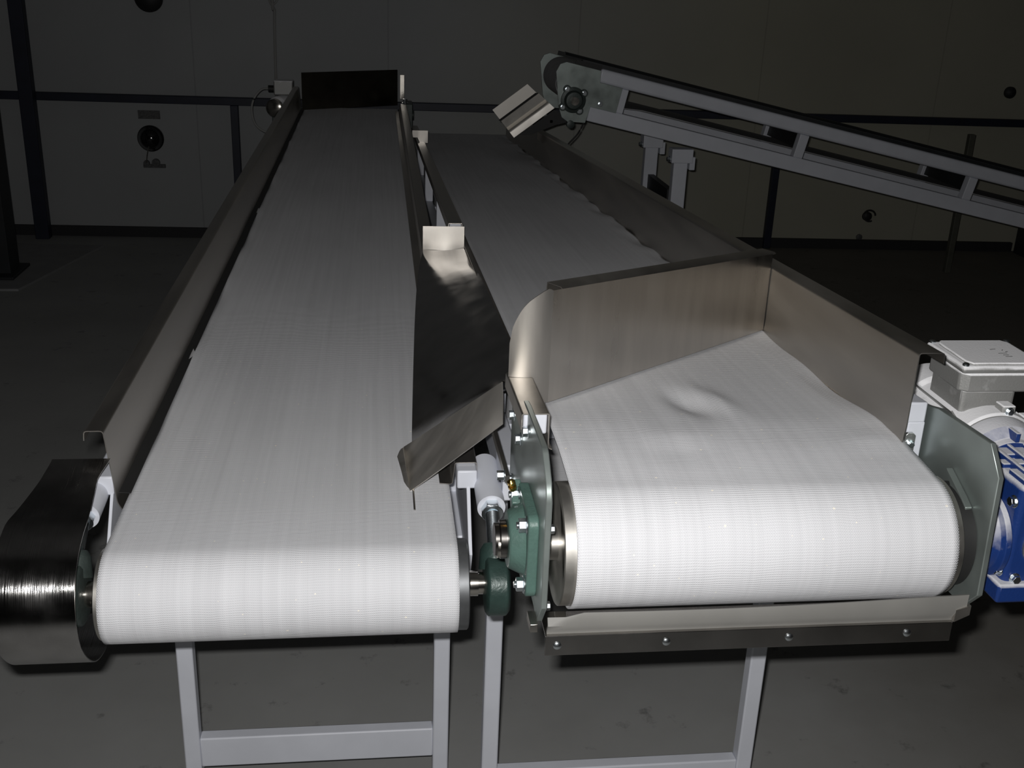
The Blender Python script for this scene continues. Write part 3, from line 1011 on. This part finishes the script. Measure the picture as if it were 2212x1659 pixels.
# tension rod brace outside the plate
MB().beam((0.178, 1.62, 0.965), (0.184, 1.41, 0.955), 0.006, 0.012).build('brace', 'guard_steel', B)
bolt(B, (0.181, 1.42, 0.957), (-1, 0, 0), r=0.0065, h=0.010)
# scraper below the head drum: rubber blade on a dark bar
b = MB()
rows = []
for i in range(25):
    x = 0.2085 + (0.770 - 0.2085) * i / 24
    sag = 0.004 * math.sin(i / 24 * PI * 1.1) + (0.006 if i < 2 else 0)
    xx = min(x, 0.752)
    rows.append([(xx, 1.158, 0.8535), ((xx + x) / 2, 1.156, 0.866), ((xx + 3 * x) / 4, 1.150, 0.8765), (x, 1.156, 0.892 - sag + 0.006 * (i / 24))])
b.grid(rows)
b.build('scraper_blade', 'scraper_rubber', B, solid=0.004, smooth=60)
b = MB(); b.prism([(1.1515, 0.832), (1.154, 0.832), (1.154, 0.858), (1.205, 0.860), (1.205, 0.863), (1.1515, 0.861)], 'x', 0.2062, 0.752)
sb = b.build('scraper_bar', 'mirror_steel', B, bevel=0.0006)
for x in (0.222, 0.364, 0.528, 0.690):
    c = Vector((x, 1.1515, 0.847))
    q = MB(); q.lathe(c, c + Vector((0, -1, 0)), [(0, 0.0055), (0.0015, 0.0052), (0.003, 0.003), (0.0032, 0)], 20)
    q.build('screw', 'bolt_zinc', B)
b = MB(); b.prism([(0.752, 0.862), (0.772, 0.872), (0.772, 0.886), (0.752, 0.880)], 'y', 1.150, 1.156)
b.build('scraper_bracket', 'guard_steel', B)
b = MB(); b.box(0.187, 0.1972, 1.158, 1.19, 0.863, 0.875); b.build('scraper_bracket', 'guard_steel', B, bevel=0.001)

# =================================================================== deflector across conveyor B
D = thing('deflector_plate', (0.49, 1.71, 1.02), 'upright stainless deflector plate set diagonally across the right conveyor belt', 'deflector plate')
p0 = Vector((0.250, 1.497, 0)); p1 = Vector((0.7365, 1.925, 0))
dv = (p1 - p0).normalized(); nv = Vector((-dv.y, dv.x, 0))
b = MB()
rows = []
NB = 24
for i in range(NB + 1):
    t = i / NB
    p = p0.lerp(p1, t)
    zb = BZ(p.y) + 0.0045
    zt = 1.214 + (1.162 - 1.214) * t
    rows.append([(p.x, p.y, zb + (zt - zb) * k / 6) for k in range(7)])
b.grid(rows)
b.build('face_sheet', 'brushed_steel', D, solid=0.0018)
# folded top flange behind the face
rows = []
for i in range(NB + 1):
    t = 0.035 + 0.985 * i / NB
    p = p0.lerp(p1, t)
    zt = 1.214 + (1.162 - 1.214) * t
    w_ = 0.030
    rows.append([(p.x, p.y, zt), (p.x + nv.x * 0.003, p.y + nv.y * 0.003, zt + 0.0025), (p.x + nv.x * w_, p.y + nv.y * w_, zt + 0.004), (p.x + nv.x * (w_ + .001), p.y + nv.y * (w_ + .001), zt - 0.010)])
b = MB(); b.grid(rows); b.build('top_flange', 'guard_steel', D, solid=0.0016)
# the rounded wing at the left end, resting on the guard cap
b = MB()
top = [(0.0, 1.2145), (0.10, 1.2185), (0.25, 1.214), (0.42, 1.2075), (0.58, 1.200), (0.72, 1.190), (0.85, 1.175), (0.95, 1.158), (1.0, 1.135)]
rows = []
for k in range(17):
    q = k / 16
    for (q0, z0), (q1, z1) in zip(top, top[1:]):
        if q0 <= q <= q1 + 1e-9:
            zt = z0 + (z1 - z0) * (q - q0) / (q1 - q0)
            break
    x = 0.2505 - 0.0605 * q
    y = 1.497 - 0.060 * (0.50 * q - 0.44 * q * q)
    zb = 1.0405 if x > 0.2275 else 1.0835
    rows.append([(x, y, zb + (zt - zb) * t / 8) for t in range(9)])
b.grid(rows)
b.build('wing', 'wing_steel', D, solid=0.0016, smooth=60)

# =================================================================== chute between the two conveyors
H = thing('transfer_chute', (0.14, 2.2, 0.9), 'dark mirror-like steel chute lying between the left belt and the right conveyor', 'chute')
near_l, near_r = Vector((0.056, 1.705, 0.8835)), Vector((0.1865, 1.535, 1.058))
far_l, far_r = Vector((0.116, 2.90, 0.918)), Vector((0.2, 2.885, 0.952))
Rr = [near_r, Vector((0.222, 1.57, 1.040)), Vector((0.2385, 1.66, 1.018)), Vector((0.240, 1.90, BZ(1.90) - 0.006)), Vector((0.240, 2.2, BZ(2.2) - 0.008)), Vector((0.2395, 2.5, BZ(2.5) - 0.012)), Vector((0.238, 2.72, 0.935)), Vector((0.231, 2.885, 0.926))]
Ll = [near_l, Vector((0.060, 1.82, 0.885)), Vector((0.071, 2.10, 0.887)), Vector((0.084, 2.40, 0.892)), Vector((0.098, 2.66, 0.900)), Vector((0.108, 2.78, 0.908)), Vector((0.115, 2.84, 0.915)), Vector((0.121, 2.885, 0.921))]
RR = smooth_path([tuple(v) for v in Rr], 5)
LL = smooth_path([tuple(v) for v in Ll], 5)
b = MB()
rows = []
for a_, c_ in zip(LL, RR):
    a_, c_ = Vector(a_), Vector(c_)
    rows.append([tuple(a_.lerp(c_, k / 8) - Vector((0, 0, 0.010 * math.sin(PI * k / 8) * (0.35)))) for k in range(9)])
b.grid(rows)
b.build('slide_sheet', 'mirror_steel', H, solid=0.0018, smooth=60)
# front skirt folded down towards the camera, curling at its left end
b = MB()
T = [(0.030, 1.670, 0.872), (0.038, 1.688, 0.880), (0.056, 1.703, 0.8845), (0.1865, 1.533, 1.059)]
Bt = [(0.040, 1.600, 0.860), (0.046, 1.580, 0.8585), (0.052, 1.570, 0.860), (0.1868, 1.508, 1.000)]
rows = []
for (a_, c_) in zip(smooth_path(T, 6), smooth_path(Bt, 6)):
    a_, c_ = Vector(a_), Vector(c_)
    rows.append([tuple(a_.lerp(c_, k / 5) + Vector((0, -0.004 * math.sin(PI * k / 5), 0.002 * math.sin(PI * k / 5)))) for k in range(6)])
b.grid(rows)
b.build('front_skirt', 'satin_steel', H, solid=0.0016, smooth=60)
b = MB(); b.prism([(0.0515, 0.862), (0.0535, 0.862), (0.0545, 0.8615), (0.054, 0.8605), (0.052, 0.8605)], 'y', 1.50, 1.571)
b.build('skirt_tongue', 'brushed_steel', H)
# bright upturned tab at the far end
b = MB()
b.grid([[(0.120 + 0.112 * i / 8, 2.887 + 0.003 * math.sin(i), 0.915 + 0.0015 * math.sin(i * 2.3)), (0.120 + 0.112 * i / 8, 2.8895, 0.950), (0.120 + 0.112 * i / 8, 2.8935, 0.986)] for i in range(9)])
tb_ = b.build('end_tab', 'wing_steel', H, solid=0.0016)
tb_['label'] = 'bright upturned tab at the far end'
# second tab much further back
b = MB()
b.grid([[(0.166 + 0.074 * i / 6, 5.30, 0.84 if i > 2 else 0.865), (0.166 + 0.074 * i / 6, 5.30, 0.898)] for i in range(7)])
tag(b.build('bracket_tab', 'brushed_steel', solid=0.0016), 'small pale metal tab standing between the two conveyors near their far end', 'bracket')

# =================================================================== gearmotor on the right plate
G = thing('gear_motor', (0.87, 1.34, 0.86), 'blue worm gearbox with a dusty grey electric motor beside the right conveyor', 'motor')
gx, gz = 0.885, 1.003
b = MB()     # blue housing
b.box(0.832, 0.942, 1.185, 1.305, 0.882, 1.040)
b.build('gearbox', 'blue_paint', G, bevel=0.008, segs=3)
gb_ = G
b = MB()
for (y0_, y1_) in ((1.192, 1.232), (1.246, 1.262), (1.276, 1.300)):     # ribs on its top face
    b.box(0.838, 0.936, y0_, y1_, 1.038, 1.046)
for xx in (0.848, 0.872, 0.896, 0.920):
    b.box(xx, xx + 0.006, 1.19, 1.30, 1.038, 1.051)
b.build('rib', 'blue_paint', G, bevel=0.0015)
b = MB()     # output flange around the shaft, towards the plate
b.lathe((0.832, 1.240, 0.946), (0, 1.240, 0.946), [(0, 0.060), (0.008, 0.060), (0.012, 0.052), (0.026, 0.048), (0.030, 0.030), (0.046, 0.030)], 48)
b.build('output_flange', 'blue_paint', G, bevel=0.001)
MB().lathe((0.8045, 1.24, 0.946), (0, 1.24, 0.946), [(0, 0.044), (0.003, 0.044), (0.004, 0.036)], 40).build('seal_ring', 'plate_edge', G)
for (yy, zz) in ((1.186, 0.892), (1.292, 0.892)):      # lower feet
    b = MB(); b.box(0.822, 0.95, yy - 0.012, yy + 0.024, zz - 0.020, zz + 0.008)
    b.build('mounting_foot', 'blue_paint', G, bevel=0.004)
for (yy, zz) in ((1.196, 0.912), (1.196, 1.015), (1.285, 0.912)):
    bolt(G, (0.832, yy, zz), (-1, 0, 0), r=0.006, h=0.006)
for (xx, zz) in ((0.848, 0.905), (0.848, 1.015), (0.925, 1.015), (0.925, 0.905)):
    bolt(G, (xx, 1.185, zz), (0, -1, 0), r=0.0055, h=0.006)
b = MB()     # round worm-end cover facing forward
b.lathe((gx, 1.187, 0.955), (gx, 0, 0.955), [(0, 0.036), (0.006, 0.036), (0.008, 0.030), (0.010, 0.028)], 36)
b.build('end_cover', 'plate_edge', G, bevel=0.001)
b = MB()     # motor flange
b.lathe((gx, 1.300, gz), (gx, 2, gz), [(0, 0.050), (0.010, 0.052), (0.020, 0.066), (0.034, 0.070), (0.046, 0.070)], 64)
for a in range(6):
    aa = a * PI / 3 + PI / 2
    cx_, cz_ = gx + 0.058 * math.cos(aa), gz + 0.058 * math.sin(aa)
    b.beam((cx_, 1.296, cz_), (cx_, 1.326, cz_), 0.006, 0.014, up=(math.cos(aa), 0, math.sin(aa)))
b.build('motor_flange', 'blue_paint', G, bevel=0.001)
b = MB()     # motor body: bell, finned barrel, fan cover
b.lathe((gx, 1.346, gz), (gx, 2, gz), [(0, 0.071), (0.004, 0.074), (0.030, 0.075), (0.040, 0.066), (0.160, 0.066), (0.165, 0.073), (0.215, 0.073), (0.225, 0.060), (0.225, 0)], 64)
mb_ = b.build('motor_body', 'dusty_aluminium', G, smooth=30)
for a in list(range(-50, 240, 18)):
    if 50 < a < 130:
        continue
    aa = math.radians(a)
    cx_, cz_ = gx + 0.0725 * math.cos(aa), gz + 0.0725 * math.sin(aa)
    q = MB(); q.beam((cx_, 1.388, cz_), (cx_, 1.508, cz_), 0.0022, 0.016, up=(math.cos(aa), 0, math.sin(aa)))
    q.build('cooling_fin', 'dusty_aluminium', G)
# lugs on the bell
for (aa, nm) in ((math.radians(80), 0), (math.radians(48), 1)):
    cx_, cz_ = gx + 0.077 * math.cos(aa), gz + 0.077 * math.sin(aa)
    q = MB(); q.box(cx_ - 0.010, cx_ + 0.010, 1.350, 1.372, cz_ - 0.008, cz_ + 0.008)
    lug = q.build('lug', 'dusty_aluminium', G, bevel=0.002)
    bolt(lug, (cx_, 1.350, cz_), (0, -1, 0), r=0.0045, h=0.004)
# terminal box with lid and corner screws
b = MB()
b.prism([(0.848, 1.396), (0.855, 1.392), (0.925, 1.392), (0.932, 1.396), (0.932, 1.485), (0.848, 1.485)], 'z', 1.06, 1.094)
b.build('box_neck', 'dusty_aluminium', G, bevel=0.002)
b = MB()
b.prism([(0.842, 1.400), (0.854, 1.390), (0.956, 1.390), (0.968, 1.400), (0.968, 1.488), (0.956, 1.498), (0.854, 1.498), (0.842, 1.488)], 'z', 1.092, 1.1215)
tbx = b.build('terminal_box', 'dusty_aluminium', G, bevel=0.003)
b = MB()
b.prism([(0.838, 1.386), (0.972, 1.386), (0.972, 1.502), (0.838, 1.502)], 'z', 1.1225, 1.134)
b.build('lid', 'dusty_aluminium', tbx, bevel=0.005, segs=3)
b = MB()
b.prism([(0.856, 1.392), (0.954, 1.392), (0.962, 1.404), (0.962, 1.484), (0.954, 1.496), (0.856, 1.496), (0.849, 1.484), (0.849, 1.404)], 'z', 1.133, 1.1375)
b.build('lid_panel', 'dusty_aluminium', tbx, bevel=0.002)
for (x, y) in ((0.8445, 1.3925), (0.8445, 1.4955), (0.9655, 1.3925), (0.9655, 1.4955)):
    q = MB(); q.lathe((x, y, 1.134), (x, y, 2), [(0, 0.0052), (0.002, 0.0052), (0.0036, 0.0036), (0.0038, 0)], 20)
    q.build('screw', 'bolt_zinc', tbx)
b = MB()     # pen-like scratches in the dust of the lid
for (x, y, l, a) in ((0.918, 1.452, 0.010, 0.2), (0.931, 1.448, 0.004, 0.8), (0.924, 1.434, 0.014, 0.05), (0.925, 1.4265, 0.009, 0.0), (0.926, 1.420, 0.011, 0.05), (0.934, 1.441, 0.005, 0.4)):
    b.beam((x - l / 2 * math.cos(a), y - l / 2 * math.sin(a), 1.1376), (x + l / 2 * math.cos(a), y + l / 2 * math.sin(a), 1.1376), 0.0011, 0.0006)
b.build('scratch_marks', 'dark_label', tbx)

# =================================================================== CONVEYOR C (sloping, at the back right)
CA = math.radians(12.0)
CO = Vector((0.863, 4.90, 1.104))
cu = Vector((math.cos(CA), 0, -math.sin(CA)))
cn = Vector((math.sin(CA), 0, math.cos(CA)))
def CP(l, n, y):
    p = CO + cu * l + cn * n
    return (p.x, y, p.z)
K = thing('belt_conveyor', (2.2, 5.15, 0), 'inclined white truss conveyor at the back, climbing leftwards over the right conveyor', 'conveyor')
LC = 3.35
CY0, CY1 = 4.90, 5.40
for y in (CY0 + 0.0225, CY1 - 0.0225):
    MB().beam(CP(0.09, 0.128, y), CP(LC, 0.128, y), 0.045, 0.062, up=cn).build('top_chord', 'white_paint', K, bevel=0.012, segs=3)
    MB().beam(CP(0.085, -0.042, y), CP(LC, -0.042, y), 0.045, 0.066, up=cn).build('bottom_chord', 'white_paint', K, bevel=0.004)
    for l in (0.215, 1.10, 1.985, 2.87):
        MB().beam(CP(l, -0.009, y), CP(l, 0.097, y), 0.045, 0.045, up=(0, 1, 0)).build('post', 'white_paint', K, bevel=0.003)
# crosswise ties between the two trusses
for l in (1.10, 1.985, 2.87):
    MB().beam(CP(l, 0.062, CY0 + 0.045), CP(l, 0.062, CY1 - 0.045), 0.01, 0.066, up=cn).build('cross_tie', 'dark_steel', K)
# guards along the top
for (y, sgn) in ((CY0 + 0.002, -1), (CY1 - 0.002, 1)):
    b = MB()
    rows = []
    for i in range(9):
        l = 0.0 + (LC) * i / 8
        rows.append([CP(l, 0.161, y - sgn * 0.05), CP(l, 0.1625, y - sgn * 0.04), CP(l, 0.172, y - sgn * 0.03), CP(l, 0.173, y), CP(l, 0.160, y)])
    b.grid(rows)
    b.build('side_guard', 'dark_steel', K, solid=0.002)
    MB().beam(CP(-0.03, 0.152, y + sgn * 0.004), CP(0.09, 0.152, y + sgn * 0.004), 0.006, 0.036, up=cn).build('guard_end', 'black_dull', K)
# belt loop
def loop_belt():
    b = MB()
    path = []
    r1 = 0.082
    for k in range(25):
        a = PI / 2 + PI * k / 24
        path.append((0.0 + r1 * math.cos(a), 0.066 + r1 * math.sin(a) - 0.0))
    for k in range(21):
        path.append((LC * k / 20, -0.016 + 0.04 * min(1, k / 2)))
    for k in range(21):
        path.append((LC - LC * k / 20, 0.148))
    rows = [[CP(l, n, CY0 + 0.055 + (CY1 - CY0 - 0.11) * j / 4) for j in range(5)] for l, n in path]
    b.grid(rows)
    return b.build('belt', 'dark_belt', K, solid=0.003)
simple('dark_belt', (0.33, 0.33, 0.34), 0.7, var=0.1)
loop_belt()
MB().cyl(CP(0, 0.066, CY0 + 0.05), CP(0, 0.066, CY1 - 0.05), 0.074, 40).build('head_drum', 'oxide_disc', K)
hp_ = [(-0.055, -0.045), (-0.105, 0.10), (-0.095, 0.135), (-0.07, 0.150), (0.09, 0.150), (0.10, 0.10), (0.205, 0.10), (0.205, -0.012), (0.085, -0.012), (0.08, -0.085), (0.0, -0.098), (-0.03, -0.085)]
for y in (CY0 - 0.004, CY1 - 0.004):
    b = MB()
    Av = [b.bm.verts.new(CP(l, n, y - 0.004)) for l, n in hp_]
    Bv = [b.bm.verts.new(CP(l, n, y + 0.004)) for l, n in hp_]
    b.bm.faces.new(Av); b.bm.faces.new(list(reversed(Bv)))
    for i in range(len(hp_)):
        j = (i + 1) % len(hp_)
        b.bm.faces.new([Av[j], Av[i], Bv[i], Bv[j]])
    b.build('head_plate', 'zinc_plate', K, bevel=0.001)
# bearing, collar and bolts on the near plate
c0 = Vector(CP(0.0, 0.0, CY0 - 0.008)); fy = Vector((0, -1, 0))
b = MB()
b.lathe(c0, c0 + fy, [(0, 0.056), (0.014, 0.056), (0.018, 0.042), (0.036, 0.036), (0.038, 0.02)], 40)
for k in range(4):
    a = PI / 4 + k * PI / 2 - CA
    cc = c0 + Vector((math.cos(a) * 0.055, 0, math.sin(a) * 0.055))
    b.lathe(cc, cc + fy, [(0, 0.018), (0.013, 0.018)], 20)
b.build('bearing_housing', 'dark_cast', K, bevel=0.001)
MB().lathe(c0 + fy * 0.036, c0 + fy, [(0, 0.018), (0.022, 0.018)], 24).build('shaft', 'machined_steel', K)
for k in range(4):
    a = PI / 4 + k * PI / 2 - CA
    cc = c0 + fy * 0.013 + Vector((math.cos(a) * 0.055, 0, math.sin(a) * 0.055))
    bolt(K, cc, fy, r=0.008, h=0.008)
bolt(K, CP(0.125, -0.02 + 0.03, CY0 - 0.008), fy, r=0.008, h=0.012)
cc = Vector(CP(0.015, -0.105, CY0 - 0.01))
MB().lathe(cc + Vector((0, 0.02, 0)), cc + fy * 0.02, [(0, 0.017), (0.035, 0.017), (0.037, 0.008)], 24).build('roller_end', 'dark_cast', K)
# hanging cable behind
MB().tube(smooth_path([CP(0.10, -0.08, 5.0), CP(0.085, -0.15, 5.01), CP(0.055, -0.21, 5.02), CP(0.03, -0.28, 5.02)], 5), 0.004, 8).build('cable', 'rubber_and_shadow', K)
# clamped legs
for (y, x) in ((CY0 + 0.03, 1.385), (CY1 - 0.03, 1.355)):
    b = MB(); b.box(x - 0.033, x + 0.033, y - 0.025, y + 0.025, 0.006, 0.885)
    lg = b.build('leg', 'white_paint', K, bevel=0.004)
    MB().box(x - 0.07, x + 0.07, y - 0.06, y + 0.06, 0, 0.006).build('foot_plate', 'white_paint', lg)
    b = MB(); b.box(x - 0.048, x + 0.052, y - 0.036, y + 0.036, 0.832, 0.895); b.box(x + 0.04, x + 0.066, y - 0.03, y + 0.03, 0.80, 0.86)
    b.build('leg_clamp', 'white_paint', K, bevel=0.003)
    bolt(K, (x - 0.048, y, 0.845), (-1, 0, 0), r=0.010, h=0.012)
    b = MB(); b.box(x - 0.033 + 2.56, x + 0.033 + 2.56, y - 0.025, y + 0.025, 0.0, 0.34)
    b.build('leg', 'white_paint', K, bevel=0.004)
MB().box(1.345, 1.375, CY0 + 0.055, CY1 - 0.055, 0.63, 0.70).build('leg_crosspiece', 'dark_steel', K)

# stainless spout under the head of conveyor C
P_ = thing('discharge_spout', (0.70, 5.15, 0.98), 'polished steel spout under the upper end of the inclined conveyor', 'spout')
# slanting duct: creased bright front, dark top and back
b = MB()
lo0, lo1 = Vector((0.612, 4.945, 0.925)), Vector((0.790, 4.945, 1.060))
hi0, hi1 = Vector((0.556, 4.985, 0.992)), Vector((0.722, 4.985, 1.118))
rows = []
for k, (q, dy) in enumerate(((0, 0), (0.30, -0.004), (0.36, -0.006), (0.44, 0.004), (0.52, 0.006), (0.62, -0.004), (1, 0))):
    a_, c_ = lo0.lerp(hi0, q), lo1.lerp(hi1, q)
    rows.append([tuple(a_.lerp(c_, t / 5) + Vector((0, dy, 0))) for t in range(6)])
b.grid(rows)
b.build('front_sheet', 'satin_steel', P_, solid=0.002, smooth=60)
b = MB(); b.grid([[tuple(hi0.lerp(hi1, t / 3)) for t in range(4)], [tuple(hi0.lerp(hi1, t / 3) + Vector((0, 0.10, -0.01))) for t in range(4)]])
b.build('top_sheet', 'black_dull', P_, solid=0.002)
b = MB(); b.grid([[tuple(lo0.lerp(lo1, t / 3)) for t in range(4)], [tuple(lo0.lerp(lo1, t / 3) + Vector((0, 0.43, 0))) for t in range(4)]])
b.build('slide_sheet', 'satin_steel', P_, solid=0.002)
b = MB(); b.prism([(0.612, 0.925), (0.790, 1.060), (0.722, 1.118), (0.556, 0.992)], 'y', 5.385, 5.388)
b.build('back_sheet', 'satin_steel', P_)
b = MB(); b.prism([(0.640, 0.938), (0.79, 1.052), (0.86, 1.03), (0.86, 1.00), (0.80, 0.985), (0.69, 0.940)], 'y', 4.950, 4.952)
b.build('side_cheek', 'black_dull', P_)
MB().beam((0.78, 4.95, 1.0), (0.78, 5.39, 1.0), 0.012, 0.012).build('cross_rod', 'machined_steel', P_)
b = MB()
b.grid([[(0.715, 4.92, 0.955), (0.715, 4.92, 0.925)], [(0.745, 4.90, 0.945), (0.745, 4.90, 0.905)], [(0.76, 4.86, 0.935), (0.76, 4.86, 0.89)]])
b.build('mouth_tab', 'brushed_steel', P_, solid=0.002)

for o in list(bpy.data.objects):
    if 'org' in o:
        del o['org']
